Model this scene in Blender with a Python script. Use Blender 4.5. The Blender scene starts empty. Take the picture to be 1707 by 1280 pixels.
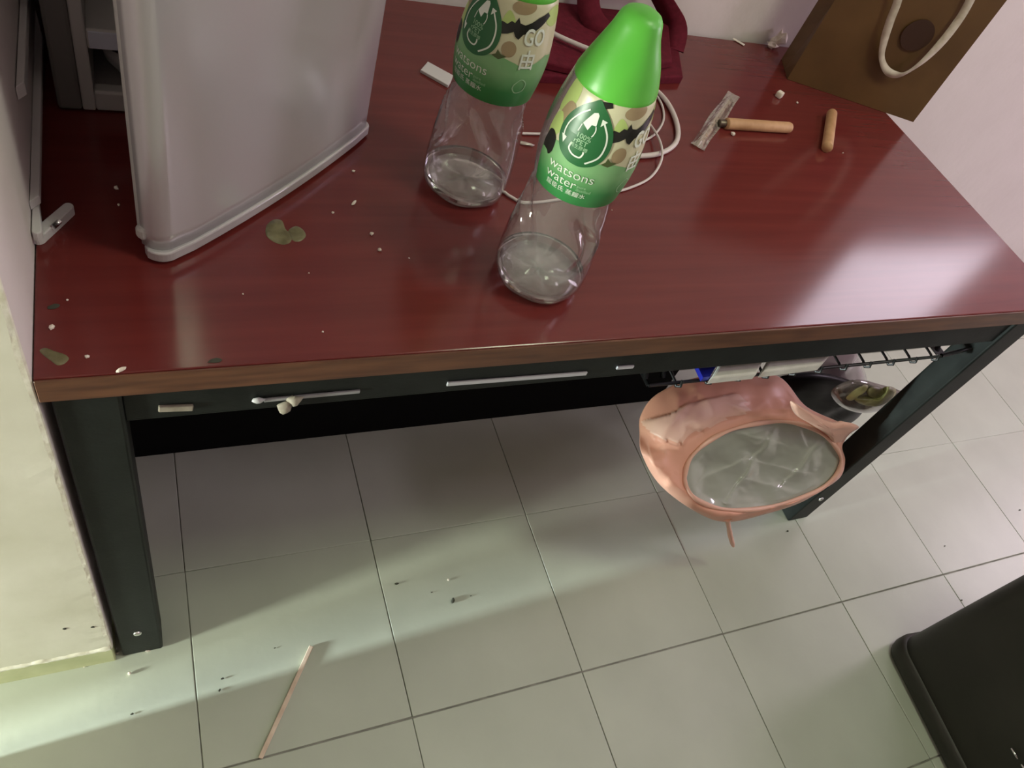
import bpy, bmesh, math, random
import numpy as np
from mathutils import Vector, Matrix
from mathutils import noise as mnoise
random.seed(7)
PI = math.pi
S = bpy.context.scene
C = S.collection

# ------------------------------------------------------------------ camera
CAM = (0.1082, -0.4964, 1.3857)
ROT = tuple(math.radians(a) for a in (38.8609, -16.2613, -18.6751))
F, W, H = 1288.53, 1707.0, 1280.0
cd = bpy.data.cameras.new('camera')
cam = bpy.data.objects.new('camera', cd); C.objects.link(cam)
cam.location = CAM; cam.rotation_euler = ROT
cd.sensor_fit = 'HORIZONTAL'; cd.sensor_width = 36.0; cd.lens = F / W * 36.0
cd.clip_start = 0.02; cd.clip_end = 50
S.camera = cam

# ------------------------------------------------------------------ world, lights, exposure
world = bpy.data.worlds.new('world'); S.world = world; world.use_nodes = True
bg = world.node_tree.nodes['Background']
bg.inputs[0].default_value = (0.80, 0.82, 0.75, 1); bg.inputs[1].default_value = 0.06
vs = S.view_settings
vs.view_transform = 'Standard'; vs.look = 'None'; vs.gamma = 1.0; vs.use_curve_mapping = False
vs.exposure = 0.0

def area(name, loc, target, sx, sy, power, color):
    l = bpy.data.lights.new(name, 'AREA'); l.shape = 'RECTANGLE'; l.size = sx; l.size_y = sy
    l.energy = power; l.color = color
    o = bpy.data.objects.new(name, l); C.objects.link(o); o.location = loc
    o.rotation_euler = (Vector(target) - Vector(loc)).to_track_quat('-Z', 'Y').to_euler()
    return o
area('ceiling_light', (1.25, -0.36, 2.44), (1.25, -0.36, 0.0), 0.35, 0.35, 11.0, (0.88, 1.0, 0.70))
area('ceiling_light_far', (2.35, -0.95, 2.44), (2.35, -0.95, 0.0), 0.4, 0.4, 11.5, (1.0, 0.82, 0.97))
area('right_lamp', (3.95, 0.02, 1.38), (1.0, 0.1, 0.7), 0.45, 0.6, 18.0, (1.0, 0.80, 1.0))
area('doorway_light', (-2.75, -0.285, 0.45), (0.5, -0.03, 0.0), 0.06, 0.30, 310.0, (0.86, 1.0, 0.98))
area('corridor_light', (-2.6, -0.50, 0.50), (0.5, 0.1, 0.0), 0.24, 0.3, 152.0, (0.93, 1.0, 0.84))

# ------------------------------------------------------------------ pixel -> world helpers
def _rot():
    a, b, c = ROT
    Rx = np.array([[1, 0, 0], [0, math.cos(a), -math.sin(a)], [0, math.sin(a), math.cos(a)]])
    Ry = np.array([[math.cos(b), 0, math.sin(b)], [0, 1, 0], [-math.sin(b), 0, math.cos(b)]])
    Rz = np.array([[math.cos(c), -math.sin(c), 0], [math.sin(c), math.cos(c), 0], [0, 0, 1]])
    return Rz @ Ry @ Rx
RM = _rot()
def ray(u, v): return RM @ np.array([(u - W / 2) / F, -(v - H / 2) / F, -1.0])
def at_z(u, v, z):
    d = ray(u, v); t = (z - CAM[2]) / d[2]; return Vector((CAM[0] + t * d[0], CAM[1] + t * d[1], z))
def at_y(u, v, y):
    d = ray(u, v); t = (y - CAM[1]) / d[1]; return Vector((CAM[0] + t * d[0], y, CAM[2] + t * d[2]))
def at_plane(u, v, p0, n):
    d = Vector(ray(u, v)); c = Vector(CAM); t = (Vector(p0) - c).dot(Vector(n)) / d.dot(Vector(n)); return c + t * d
TZ = 0.75     # table top height

# ------------------------------------------------------------------ object helpers
WM = {}
def wm(o):
    m = Matrix.Identity(4)
    while o is not None:
        m = Matrix.Translation(o.location) @ o.rotation_euler.to_matrix().to_4x4() @ m; o = o.parent
    return m
def obj(name, bm, mat, parent=None, smooth=False, world_coords=True):
    if parent is not None and world_coords:
        bm.transform(wm(parent).inverted())
    me = bpy.data.meshes.new(name); bm.normal_update(); bm.to_mesh(me); bm.free()
    if smooth:
        for p in me.polygons: p.use_smooth = True
    if mat: me.materials.append(mat)
    o = bpy.data.objects.new(name, me); C.objects.link(o)
    if parent is not None: o.parent = parent
    return o
def thing(name, label, cat, loc=(0, 0, 0), rotz=0.0, group=None):
    o = bpy.data.objects.new(name, None); C.objects.link(o); o.empty_display_size = 0.05
    o.location = loc; o.rotation_euler = (0, 0, rotz)
    return tag(o, label, cat, group)
def tag(o, label, cat, group=None):
    o['label'] = label; o['category'] = cat
    if group: o['group'] = group
    return o
def struct(o): o['kind'] = 'structure'; return o
def relief(o, strength, size, seed=0):
    for v in o.data.vertices:
        n = mnoise.noise_vector(Vector(v.co) / size + Vector((seed, 0, 0)))
        v.co += n * strength

def bx(bm, x0, x1, y0, y1, z0, z1, bev=0.0, seg=2, mtx=None):
    g = bmesh.ops.create_cube(bm, size=1.0)
    vs_ = g['verts']
    for v in vs_:
        v.co = Vector(((x0 + x1) / 2 + v.co.x * (x1 - x0), (y0 + y1) / 2 + v.co.y * (y1 - y0), (z0 + z1) / 2 + v.co.z * (z1 - z0)))
    if bev > 0:
        es = list({e for v in vs_ for e in v.link_edges})
        r = bmesh.ops.bevel(bm, geom=es, offset=bev, segments=seg, profile=0.5, affect='EDGES')
        vs_ = list({v for f in r['faces'] for v in f.verts} | {v for v in vs_ if v.is_valid})
    if mtx is not None:
        bmesh.ops.transform(bm, matrix=mtx, verts=[v for v in vs_ if v.is_valid])
    return bm
def box(x0, x1, y0, y1, z0, z1, bev=0.0, seg=2): return bx(bmesh.new(), x0, x1, y0, y1, z0, z1, bev, seg)

def catmull(pts, n=8, closed=False):
    P = [Vector(p) for p in pts]; out = []
    m = len(P)
    rng = range(m) if closed else range(m - 1)
    for i in rng:
        if closed: a, b, c, d = P[(i - 1) % m], P[i], P[(i + 1) % m], P[(i + 2) % m]
        else: a, b, c, d = P[max(i - 1, 0)], P[i], P[i + 1], P[min(i + 2, m - 1)]
        for k in range(n):
            t = k / n
            out.append(0.5 * ((2 * b) + (c - a) * t + (2 * a - 5 * b + 4 * c - d) * t * t + (3 * b - a - 3 * c + d) * t ** 3))
    if not closed: out.append(P[-1])
    return out
def tube(bm, pts, r, seg=8, closed=False, caps=True):
    P = [Vector(p) for p in pts]; n = len(P); rings = []
    up = None
    for i in range(n):
        if closed: t = P[(i + 1) % n] - P[i - 1]
        else: t = P[min(i + 1, n - 1)] - P[max(i - 1, 0)]
        t.normalize()
        if up is None:
            up = Vector((0, 0, 1)) if abs(t.z) < 0.9 else Vector((1, 0, 0))
        up = (up - t * up.dot(t)); up.normalize()
        s = t.cross(up)
        rr = r[i] if isinstance(r, (list, tuple)) else r
        rings.append([bm.verts.new(P[i] + (up * math.sin(2 * PI * k / seg) + s * math.cos(2 * PI * k / seg)) * rr) for k in range(seg)])
    for i in range(n if closed else n - 1):
        A, B = rings[i], rings[(i + 1) % n]
        for k in range(seg): bm.faces.new((A[k], A[(k + 1) % seg], B[(k + 1) % seg], B[k]))
    if caps and not closed:
        bm.faces.new(rings[0]); bm.faces.new(rings[-1][::-1])
    return bm
def lathe(bm, prof, seg=64, fn=None, cap0=True, cap1=True, a0=0.0, a1=2 * PI):
    full = abs(a1 - a0 - 2 * PI) < 1e-6; n = seg if full else seg + 1
    rings = []
    for r, z in prof:
        ring = []
        for k in range(n):
            a = a0 + (a1 - a0) * k / seg
            rr = fn(r, z, a) if fn else r
            zz = z
            if isinstance(rr, tuple): rr, zz = rr
            ring.append(bm.verts.new((rr * math.sin(a), -rr * math.cos(a), zz)))
        rings.append(ring)
    for i in range(len(rings) - 1):
        A, B = rings[i], rings[i + 1]
        for k in range(n if full else n - 1):
            j = (k + 1) % n
            bm.faces.new((A[k], A[j], B[j], B[k]))
    if full and cap0: bm.faces.new(rings[0][::-1])
    if full and cap1: bm.faces.new(rings[-1])
    return bm
def prism(bm, poly, z0, z1, bev=0.0):
    b = [bm.verts.new((p[0], p[1], z0)) for p in poly]; t = [bm.verts.new((p[0], p[1], z1)) for p in poly]
    n = len(poly); fs = [bm.faces.new(b[::-1]), bm.faces.new(t)]
    for i in range(n): fs.append(bm.faces.new((b[i], b[(i + 1) % n], t[(i + 1) % n], t[i])))
    bmesh.ops.recalc_face_normals(bm, faces=fs)
    if bev > 0:
        es = list({e for v in t for e in v.link_edges if e.other_vert(v) in t})
        bmesh.ops.bevel(bm, geom=es, offset=bev, segments=2, profile=0.5, affect='EDGES')
    return bm
def blob(bm, c, sx, sy, sz, sub=2, amp=0.25, seed=0.0, rz=0.0):
    g = bmesh.ops.create_icosphere(bm, subdivisions=sub, radius=1.0)
    m = Matrix.Rotation(rz, 3, 'Z')
    for v in g['verts']:
        k = 1 + amp * mnoise.noise(v.co * 1.3 + Vector((seed * 3.1, seed, 0)))
        v.co = Vector(c) + m @ Vector((v.co.x * sx * k, v.co.y * sy * k, v.co.z * sz * k))
    return bm

# ------------------------------------------------------------------ materials
def mat(name, color, rough=0.5, metal=0.0, spec=0.5, **kw):
    m = bpy.data.materials.new(name); m.use_nodes = True
    b = m.node_tree.nodes['Principled BSDF']
    b.inputs['Base Color'].default_value = (*color, 1); b.inputs['Roughness'].default_value = rough
    b.inputs['Metallic'].default_value = metal; b.inputs['Specular IOR Level'].default_value = spec
    for k, v in kw.items(): b.inputs[k].default_value = v
    return m
def nd(m, t, **kw):
    n = m.node_tree.nodes.new(t)
    for k, v in kw.items(): setattr(n, k, v)
    return n
def lk(m, a, b): m.node_tree.links.new(a, b)
def noisy(m, c0, c1, scale=8.0, detail=5.0, stretch=(1, 1, 1), bump=0.0, bscale=None, lo=0.35, hi=0.65, dist=0.002):
    b = m.node_tree.nodes['Principled BSDF']
    tc = nd(m, 'ShaderNodeTexCoord'); mp = nd(m, 'ShaderNodeMapping'); mp.inputs['Scale'].default_value = stretch
    lk(m, tc.outputs['Object'], mp.inputs[0])
    n = nd(m, 'ShaderNodeTexNoise'); n.inputs['Scale'].default_value = scale; n.inputs['Detail'].default_value = detail
    lk(m, mp.outputs[0], n.inputs['Vector'])
    r = nd(m, 'ShaderNodeValToRGB'); r.color_ramp.elements[0].position = lo; r.color_ramp.elements[1].position = hi
    r.color_ramp.elements[0].color = (*c0, 1); r.color_ramp.elements[1].color = (*c1, 1)
    lk(m, n.outputs['Fac'], r.inputs[0]); lk(m, r.outputs[0], b.inputs['Base Color'])
    if bump > 0:
        n2 = nd(m, 'ShaderNodeTexNoise'); n2.inputs['Scale'].default_value = bscale or scale; n2.inputs['Detail'].default_value = 6
        lk(m, mp.outputs[0], n2.inputs['Vector'])
        bp = nd(m, 'ShaderNodeBump'); bp.inputs['Strength'].default_value = bump; bp.inputs['Distance'].default_value = dist
        lk(m, n2.outputs['Fac'], bp.inputs['Height']); lk(m, bp.outputs[0], b.inputs['Normal'])
    return m
def film(name, tint, refl_rough=0.05, opacity=0.0, color=(0.8, 0.8, 0.8), refl=1.0, trans=0.0):
    """thin clear plastic: straight-through transparency, Fresnel gloss, optional milky share"""
    m = bpy.data.materials.new(name); m.use_nodes = True; nt = m.node_tree
    nt.nodes.remove(nt.nodes['Principled BSDF']); out = nt.nodes['Material Output']
    t = nd(m, 'ShaderNodeBsdfTransparent'); t.inputs[0].default_value = (*tint, 1)
    d = nd(m, 'ShaderNodeBsdfDiffuse'); d.inputs[0].default_value = (*color, 1)
    src = d
    if trans > 0:
        tr = nd(m, 'ShaderNodeBsdfTranslucent'); tr.inputs[0].default_value = (*color, 1)
        mx = nd(m, 'ShaderNodeMixShader'); mx.inputs[0].default_value = trans
        lk(m, d.outputs[0], mx.inputs[1]); lk(m, tr.outputs[0], mx.inputs[2]); src = mx
    m1 = nd(m, 'ShaderNodeMixShader'); m1.inputs[0].default_value = opacity
    lk(m, t.outputs[0], m1.inputs[1]); lk(m, src.outputs[0], m1.inputs[2])
    g = nd(m, 'ShaderNodeBsdfGlossy'); g.inputs['Roughness'].default_value = refl_rough
    fr = nd(m, 'ShaderNodeFresnel'); ge = nd(m, 'ShaderNodeNewGeometry'); mi = nd(m, 'ShaderNodeMapRange'); mi.inputs[3].default_value = 1.5; mi.inputs[4].default_value = 1 / 1.5
    lk(m, ge.outputs['Backfacing'], mi.inputs[0]); lk(m, mi.outputs[0], fr.inputs[0])
    ml = nd(m, 'ShaderNodeMath', operation='MULTIPLY'); ml.inputs[1].default_value = refl; ml.use_clamp = True
    lk(m, fr.outputs[0], ml.inputs[0])
    m2 = nd(m, 'ShaderNodeMixShader'); lk(m, ml.outputs[0], m2.inputs[0])
    lk(m, m1.outputs[0], m2.inputs[1]); lk(m, g.outputs[0], m2.inputs[2]); lk(m, m2.outputs[0], out.inputs[0])
    return m

M = {}
# floor
M['grout'] = noisy(mat('grout', (.2, .2, .17), .9), (.20, .20, .17), (.32, .31, .27), 30)
def tile_mat():
    m = mat('floor_tile', (.5, .5, .47), .42, spec=.5)
    noisy(m, (.44, .475, .395), (.505, .545, .455), 5.0, 6, bump=.12, bscale=55, lo=.3, hi=.7)
    return m
M['tile'] = tile_mat()
M['wall'] = noisy(mat('wall_paint', (.7, .66, .62), .75), (.75, .68, .66), (.81, .74, .72), 3.0, 6, bump=.25, bscale=18, dist=.006)
M['wall_cream'] = noisy(mat('cream_paint', (.72, .70, .58), .7), (.64, .62, .50), (.76, .74, .63), 6.0, 8, bump=.15, bscale=28, dist=.003)
M['plaster'] = noisy(mat('chipped_plaster', (.8, .77, .62), .9), (.74, .71, .56), (.93, .91, .79), 60, 6, bump=.5, bscale=80)
M['skirt'] = noisy(mat('skirting_paint', (.48, .50, .28), .55), (.42, .44, .24), (.55, .56, .34), 12, 6, bump=.2, bscale=40)
# table
def wood():
    m = mat('red_wood_laminate', (.1, .02, .02), .30, spec=.5)
    nt = m.node_tree; b = nt.nodes['Principled BSDF']
    tc = nd(m, 'ShaderNodeTexCoord'); mp = nd(m, 'ShaderNodeMapping'); mp.inputs['Scale'].default_value = (1.2, 22, 1)
    lk(m, tc.outputs['Object'], mp.inputs[0])
    n = nd(m, 'ShaderNodeTexNoise'); n.inputs['Scale'].default_value = 3.0; n.inputs['Detail'].default_value = 8; n.inputs['Distortion'].default_value = .3
    lk(m, mp.outputs[0], n.inputs['Vector'])
    r = nd(m, 'ShaderNodeValToRGB'); r.color_ramp.elements[0].position = .3; r.color_ramp.elements[1].position = .7
    r.color_ramp.elements[0].color = (.125, .0195, .0180, 1); r.color_ramp.elements[1].color = (.158, .0250, .0220, 1)
    lk(m, n.outputs['Fac'], r.inputs[0]); lk(m, r.outputs[0], b.inputs['Base Color'])
    mp2 = nd(m, 'ShaderNodeMapping'); mp2.inputs['Scale'].default_value = (2.5, 160, 1); lk(m, tc.outputs['Object'], mp2.inputs[0])
    n2 = nd(m, 'ShaderNodeTexNoise'); n2.inputs['Scale'].default_value = 2.2; n2.inputs['Detail'].default_value = 4
    lk(m, mp2.outputs[0], n2.inputs['Vector'])
    bp = nd(m, 'ShaderNodeBump'); bp.inputs['Strength'].default_value = .035; bp.inputs['Distance'].default_value = .0006
    lk(m, n2.outputs['Fac'], bp.inputs['Height']); lk(m, bp.outputs[0], b.inputs['Normal'])
    n3 = nd(m, 'ShaderNodeTexNoise'); n3.inputs['Scale'].default_value = 5; n3.inputs['Detail'].default_value = 5; lk(m, tc.outputs['Object'], n3.inputs['Vector'])
    mr = nd(m, 'ShaderNodeMapRange'); mr.inputs[3].default_value = .13; mr.inputs[4].default_value = .19
    lk(m, n3.outputs['Fac'], mr.inputs[0]); lk(m, mr.outputs[0], b.inputs['Roughness'])
    return m
M['wood'] = wood()
M['edge'] = noisy(mat('brown_edge_band', (.12, .05, .025), .4), (.085, .032, .017), (.15, .062, .030), 5, 6, stretch=(2, 1, 20))
M['steel'] = noisy(mat('black_painted_steel', (.012, .014, .013), .5, 0, .22), (.008, .010, .009), (.014, .017, .015), 20, 4, bump=.1, bscale=200)
M['board'] = mat('matt_black_board', (.004, .004, .004), .9, spec=.1)
M['chrome'] = mat('bright_bolt', (.75, .75, .75), .25, 1.0)
M['glint_and_glue'] = mat('pale_glint_and_glue', (.52, .52, .54), .25)  # brightness of the rail lip's glints put into colour; also a glue bit
M['gum'] = noisy(mat('dried_glue', (.72, .66, .54), .6), (.25, .22, .17), (.36, .32, .26), 60, 4, bump=.4, bscale=90)
# fridge
M['enamel'] = noisy(mat('white_enamel', (.62, .62, .62), .24, .35, .8), (.58, .57, .575), (.62, .61, .615), 2.5, 3)
M['gasket'] = mat('grey_gasket', (.45, .44, .42), .6)
M['liner'] = mat('fridge_liner', (.50, .48, .46), .45)
M['frame_dark'] = mat('fridge_frame', (.16, .15, .14), .6)
M['label_blue'] = mat('pale_label', (.62, .64, .74), .5)
M['rubber'] = mat('black_rubber', (.01, .01, .01), .8)
# bottles
M['pet'] = film('clear_bottle_plastic', (.94, .94, .935), .05, .095, (.80, .80, .78), 2.4)
M['clearlabel'] = film('clear_label_film', (.90, .91, .89), .15, .12, (.8, .82, .76), 1.6)
w = mat('water', (.97, .98, .97), 0.0, 0, .5); w.node_tree.nodes['Principled BSDF'].inputs['Transmission Weight'].default_value = 1.0
w.node_tree.nodes['Principled BSDF'].inputs['IOR'].default_value = 1.33; M['water'] = w
def label_green():
    m = mat('green_label_print', (.05, .3, .1), .32)
    b = m.node_tree.nodes['Principled BSDF']
    tc = nd(m, 'ShaderNodeTexCoord'); sp = nd(m, 'ShaderNodeSeparateXYZ'); lk(m, tc.outputs['Object'], sp.inputs[0])
    mr = nd(m, 'ShaderNodeMapRange'); mr.inputs[1].default_value = .148; mr.inputs[2].default_value = .212
    n = nd(m, 'ShaderNodeTexNoise'); n.inputs['Scale'].default_value = 28; lk(m, tc.outputs['Object'], n.inputs['Vector'])
    ad = nd(m, 'ShaderNodeMath', operation='MULTIPLY_ADD'); ad.inputs[1].default_value = .02; lk(m, n.outputs['Fac'], ad.inputs[0]); lk(m, sp.outputs['Z'], ad.inputs[2])
    lk(m, ad.outputs[0], mr.inputs[0])
    r = nd(m, 'ShaderNodeValToRGB'); e = r.color_ramp.elements
    e[0].position = 0.1; e[0].color = (.022, .16, .042, 1); e[1].position = 1.0; e[1].color = (.21, .44, .19, 1)
    x = e.new(.55); x.color = (.045, .245, .070, 1)
    lk(m, mr.outputs[0], r.inputs[0]); lk(m, r.outputs[0], b.inputs['Base Color'])
    return m
M['lgreen'] = label_green()
M['cream'] = mat('label_cream', (.62, .60, .40), .35)
M['lime'] = mat('label_lime', (.46, .60, .19), .35)
M['tan'] = mat('label_tan', (.36, .27, .15), .35)
M['black_print'] = mat('label_black', (.010, .012, .008), .35)
M['olive'] = mat('label_olive', (.07, .10, .03), .35)
M['drop'] = mat('label_dark_green', (.020, .130, .040), .35)
M['white_print'] = mat('label_white', (.74, .80, .70), .4)
M['palegreen_print'] = mat('label_pale_green', (.35, .58, .35), .4)
M['cap'] = noisy(mat('green_cap', (.10, .48, .05), .38), (.085, .45, .042), (.125, .52, .06), 9, 3, bump=.03, bscale=30)
M['cap'].node_tree.nodes['Principled BSDF'].inputs['Subsurface Weight'].default_value = 0.0
# other stuff
M['kraft'] = noisy(mat('brown_kraft_paper', (.20, .11, .035), .55), (.105, .052, .014), (.140, .071, .021), 10, 5, bump=.05, bscale=50)
M['kraft_dark'] = mat('dark_brown_print', (.045, .018, .008), .5)
M['ribbon'] = noisy(mat('cream_ribbon', (.62, .55, .45), .6), (.55, .48, .38), (.70, .63, .53), 60, 3)
M['red_cloth'] = noisy(mat('dark_red_fabric', (.11, .012, .022), .85, 0, .2), (.105, .008, .018), (.140, .011, .025), 90, 4, bump=.2, bscale=300)
M['cable'] = mat('white_cable', (.70, .63, .60), .45)
M['white_plastic'] = mat('white_plastic', (.66, .64, .63), .4)
M['pale_wood'] = noisy(mat('pale_wood', (.55, .31, .16), .6), (.48, .265, .125), (.62, .365, .19), 30, 6, stretch=(1, 1, 1), bump=.2, bscale=150)
M['stick'] = noisy(mat('wood_stick', (.55, .38, .26), .6), (.62, .47, .36), (.74, .60, .48), 40, 5)
M['wrap'] = film('crinkled_wrap', (.90, .87, .82), .12, .42, (.82, .74, .64), 3.0)
M['crumb'] = noisy(mat('white_crumb', (.82, .74, .64), .7), (.72, .63, .52), (.90, .83, .75), 80)
M['grit'] = mat('dark_grit', (.05, .05, .035), .9)
M['goo'] = noisy(mat('dried_olive_residue', (.14, .125, .055), .35), (.105, .09, .038), (.19, .17, .085), 70, 5, bump=.4, bscale=120)
M['pink_bag'] = film('salmon_plastic_bag', (.85, .50, .38), .38, .94, (.86, .475, .35), .55, trans=.22)
M['pink_hem'] = film('salmon_plastic_hem', (.85, .5, .38), .38, .96, (.86, .53, .41), .55, trans=.2)
M['grey_liner'] = film('grey_plastic_liner', (.6, .62, .57), .11, .97, (.41, .445, .38), 1.7, trans=.15)
M['mauve_bag'] = film('mauve_plastic_bag', (.6, .52, .52), .2, .85, (.36, .29, .30), 1.6, trans=.2)
M['black_bag'] = mat('black_plastic_bag', (.005, .004, .004), .35, 0, .05)
M['clear_wrap'] = film('smoky_clear_wrap', (.55, .52, .47), .1, .35, (.25, .22, .19), 1.6)
M['veg'] = noisy(mat('yellow_green_vegetable', (.30, .30, .10), .5), (.22, .21, .075), (.42, .42, .17), 40, 5)
M['veg_dark'] = noisy(mat('olive_vegetable', (.15, .13, .05), .5), (.12, .10, .04), (.19, .17, .07), 40, 5)
M['paper_white'] = noisy(mat('white_packet', (.66, .65, .58), .5), (.60, .59, .52), (.72, .71, .64), 30)
M['blue'] = mat('blue_packet', (.012, .018, .28), .4)
M['wire'] = mat('black_wire', (.010, .010, .010), .4)
M['case'] = noisy(mat('dark_vinyl', (.022, .020, .015), .5), (.017, .0155, .011), (.028, .026, .020), 6, 6, bump=.15, bscale=60)

# ------------------------------------------------------------------ the room
fb = box(-0.75, 4.2, -2.6, 0.80, -0.03, -0.0035)
floor = struct(obj('floor', fb, M['grout']))
SX, SY, OX, OY = .3345, .3368, .1116, -.2018
gx, gy = .0014, .0026
tb = box(-SX / 2 + gx / 2, SX / 2 - gx / 2, -SY / 2 + gy / 2, SY / 2 - gy / 2, -.010, 0, .0012, 2)
t0 = obj('tile', tb, M['tile'], floor)
first = True
for i in range(-3, 12):
    for j in range(-6, 3):
        cx, cy = OX + (i + .5) * SX, OY + (j + .5) * SY
        if cx - SX / 2 > 4.1 or (cy + SY / 2) > .95: continue
        t = t0 if first else t0.copy()
        if not first: C.objects.link(t)
        first = False
        t.parent = floor
        t.location = (cx, cy + (.0013 if j == 0 else 0), random.uniform(-.0005, .0002))
        if j == 0: t.scale = (1, 1.0064, 1)
        t.rotation_euler = (random.uniform(-.0018, .0018), random.uniform(-.0018, .0018), random.uniform(-.002, .002))

struct(obj('wall_back', box(0.0, 4.2, .772, .90, -.02, 2.5), M['wall']))
struct(obj('wall_right', box(4.1, 4.2, -2.6, .772, -.02, 2.5), M['wall']))
struct(obj('wall_front', box(-0.75, 4.2, -2.7, -2.6, -.02, 2.5), M['wall']))
struct(obj('ceiling', box(-3.6, 4.2, -2.7, .9, 2.5, 2.6), M['wall']))
# left pier: painted block with a chipped corner, cream end face, paler side face
def pier():
    bm = bmesh.new()
    nz = 120
    zs = [.062 + (2.5 - .062) * (k / nz) ** 1.6 for k in range(nz + 1)]
    rows = []
    for k, z in enumerate(zs):
        c = .0016 + .0024 * abs(mnoise.noise(Vector((3.1, 0, z * 38)))) + .0035 * max(0, mnoise.noise(Vector((9.1, 2, z * 11))))
        j = .0022 * mnoise.noise(Vector((1, 5, z * 60)))
        rows.append([bm.verts.new(p) for p in ((-.7, 0, z), (-.03, .0, z), (-c - .004, 0.0 + j * .3, z), (-c * .5 - .0008, .0004 + j * .5, z), (-.0008, .0018 + .25 * c, z), (-.001, .05, z), (-.001, .772, z))])
    for k in range(nz):
        for q in range(6):
            f = bm.faces.new((rows[k][q], rows[k][q + 1], rows[k + 1][q + 1], rows[k + 1][q]))
            f.material_index = 0 if q < 2 else (1 if q < 4 else 2)
    # underside lip
    return bm
pm = pier()
pw = obj('wall_left', pm, M['wall_cream']); pw.data.materials.append(M['plaster']); pw.data.materials.append(M['wall']); struct(pw)
# ragged plaster lip where the end face meets the skirting
lip = bmesh.new()
n = 90; rows = []
for k in range(n + 1):
    x = -.7 + .696 * k / n
    a = mnoise.noise(Vector((x * 55, 0, 4))); b = mnoise.noise(Vector((x * 140, 7, 4)))
    zl = .062 + .003 * a + .002 * b; d = .0022 + .0015 * b
    rows.append([lip.verts.new(p) for p in ((x, .001, zl + .012 + .003 * b), (x, -d, zl + .006), (x, -d, zl), (x, .004, zl - .003))])
for k in range(n):
    for q in range(3): lip.faces.new((rows[k][q], rows[k + 1][q], rows[k + 1][q + 1], rows[k][q + 1]))
struct(obj('trim_1', lip, M['plaster'], None, True))
sk = bmesh.new(); bx(sk, -.7, -.002, .0025, .772, -.004, .062, .002)
struct(obj('baseboard_left', sk, M['skirt']))
for k, (u, v) in enumerate([(155, 1047), (108, 1050)]):
    p = at_y(u, v, -.002)
    bm = blob(bmesh.new(), (p.x, -.0004, p.z), .0030, .0007, .0034, 1, .5, k)
    o = obj('plaster_pit', bm, M['grit'], pw)
# unseen wall end on the left, put in to cut the floor's light strip
struct(obj('wall_left_unseen', box(-.34, -.30, -2.6, -.118, -.02, 2.5), M['wall_cream']))
struct(obj('wall_unseen', box(-3.6, -3.5, -2.0, .9, -.02, 2.5), M['wall']))
struct(obj('wall_unseen', box(-1.54, -1.50, -.178, .9, -.02, 2.5), M['wall']))  # unseen jamb added to narrow the strip of light on the floor
# white strips fixed along the pier's side
strip1 = bmesh.new(); prism(strip1, [(.0, .27), (.007, .28), (.007, .47), (.0, .50)], .852, .866, .001)
tag(obj('cable_duct', strip1, M['white_plastic']), 'grey plastic strip fixed to the side wall above table', 'strip')
strip2 = bmesh.new(); prism(strip2, [(-.0005, .20), (.008, .21), (.008, .50), (-.0005, .56)], .774, .784, .001)
tag(obj('cable_duct', strip2, M['white_plastic']), 'grey plastic strip along the wall just over the table edge, near the clip', 'strip')

# window in the back wall (source of the light seen on the table top)
win = struct(bpy.data.objects.new('window_1', None)); C.objects.link(win); win.location = (2.42, .77, 1.2)
fr = bmesh.new()
WX0, WX1, WZ0, WZ1 = 2.05, 2.75, 1.34, 1.92
for a, b, c, d in ((WX0 - .05, WX1 + .05, WZ0 - .05, WZ0), (WX0 - .05, WX1 + .05, WZ1, WZ1 + .05), (WX0 - .05, WX0, WZ0, WZ1), (WX1, WX1 + .05, WZ0, WZ1)):
    bx(fr, a, b, .745, .785, c, d, .004)
obj('window_frame', fr, M['white_plastic'], win)
pane = mat('lit_pane', (.8, .8, .8), .2); pb = pane.node_tree.nodes['Principled BSDF']
pb.inputs['Emission Color'].default_value = (.95, .87, 1.0, 1); pb.inputs['Emission Strength'].default_value = 6.0
obj('pane', box(WX0, WX1, .760, .766, WZ0, WZ1), pane, win)

# ------------------------------------------------------------------ table
TL, TD = 1.5, .76
tab = thing('table', 'dark red wood-topped table on a black steel frame', 'table', (TL / 2, TD / 2, 0))
obj('tabletop', box(0.0, TL, .0022, TD, .717, TZ, .0018, 2), M['wood'], tab)
e = obj('edge_band', box(0.0005, TL - .0005, -.0005, .0022, .7175, TZ - .0010, .0007, 1), M['edge'], tab); e['label'] = 'brown edge strip along the front'
LW, LD = .060, .052
def leg(x, y, bolts):
    l = obj('leg', box(x, x + LW, y, y + LD, 0.0, .716, .004, 3), M['steel'], tab)
    for z in bolts:
        b = bmesh.new()
        g = lathe(b, [(.0062, -.002), (.0062, .0008), (.0050, .0026), (.002, .0034)], 20)
        b.transform(Matrix.Translation((x + LW / 2 - .002, y, z)) @ Matrix.Rotation(PI / 2, 4, 'X'))
        bo = obj('bolt', b, M['chrome'], l, True)
    return l
leg(.008, .0065, (.088,)); leg(TL - .015 - LW, .0065, (.100,)); leg(.008, TD - .06, ()); leg(TL - .015 - LW, TD - .06, ())
rail = bmesh.new()
bx(rail, .068, TL - .075, .012, .016, .660, .716, .0012); bx(rail, .068, TL - .075, .012, .040, .6575, .6615, .001)
fr_ = obj('front_rail', rail, M['steel'], tab)
obj('back_rail', box(.068, TL - .075, TD - .045, TD - .015, .66, .716, .002), M['steel'], tab)
obj('side_rail', box(.016, .046, .06, TD - .06, .66, .716, .002), M['steel'], tab)
obj('side_rail', box(TL - .055, TL - .025, .06, TD - .06, .66, .716, .002), M['steel'], tab)
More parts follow.
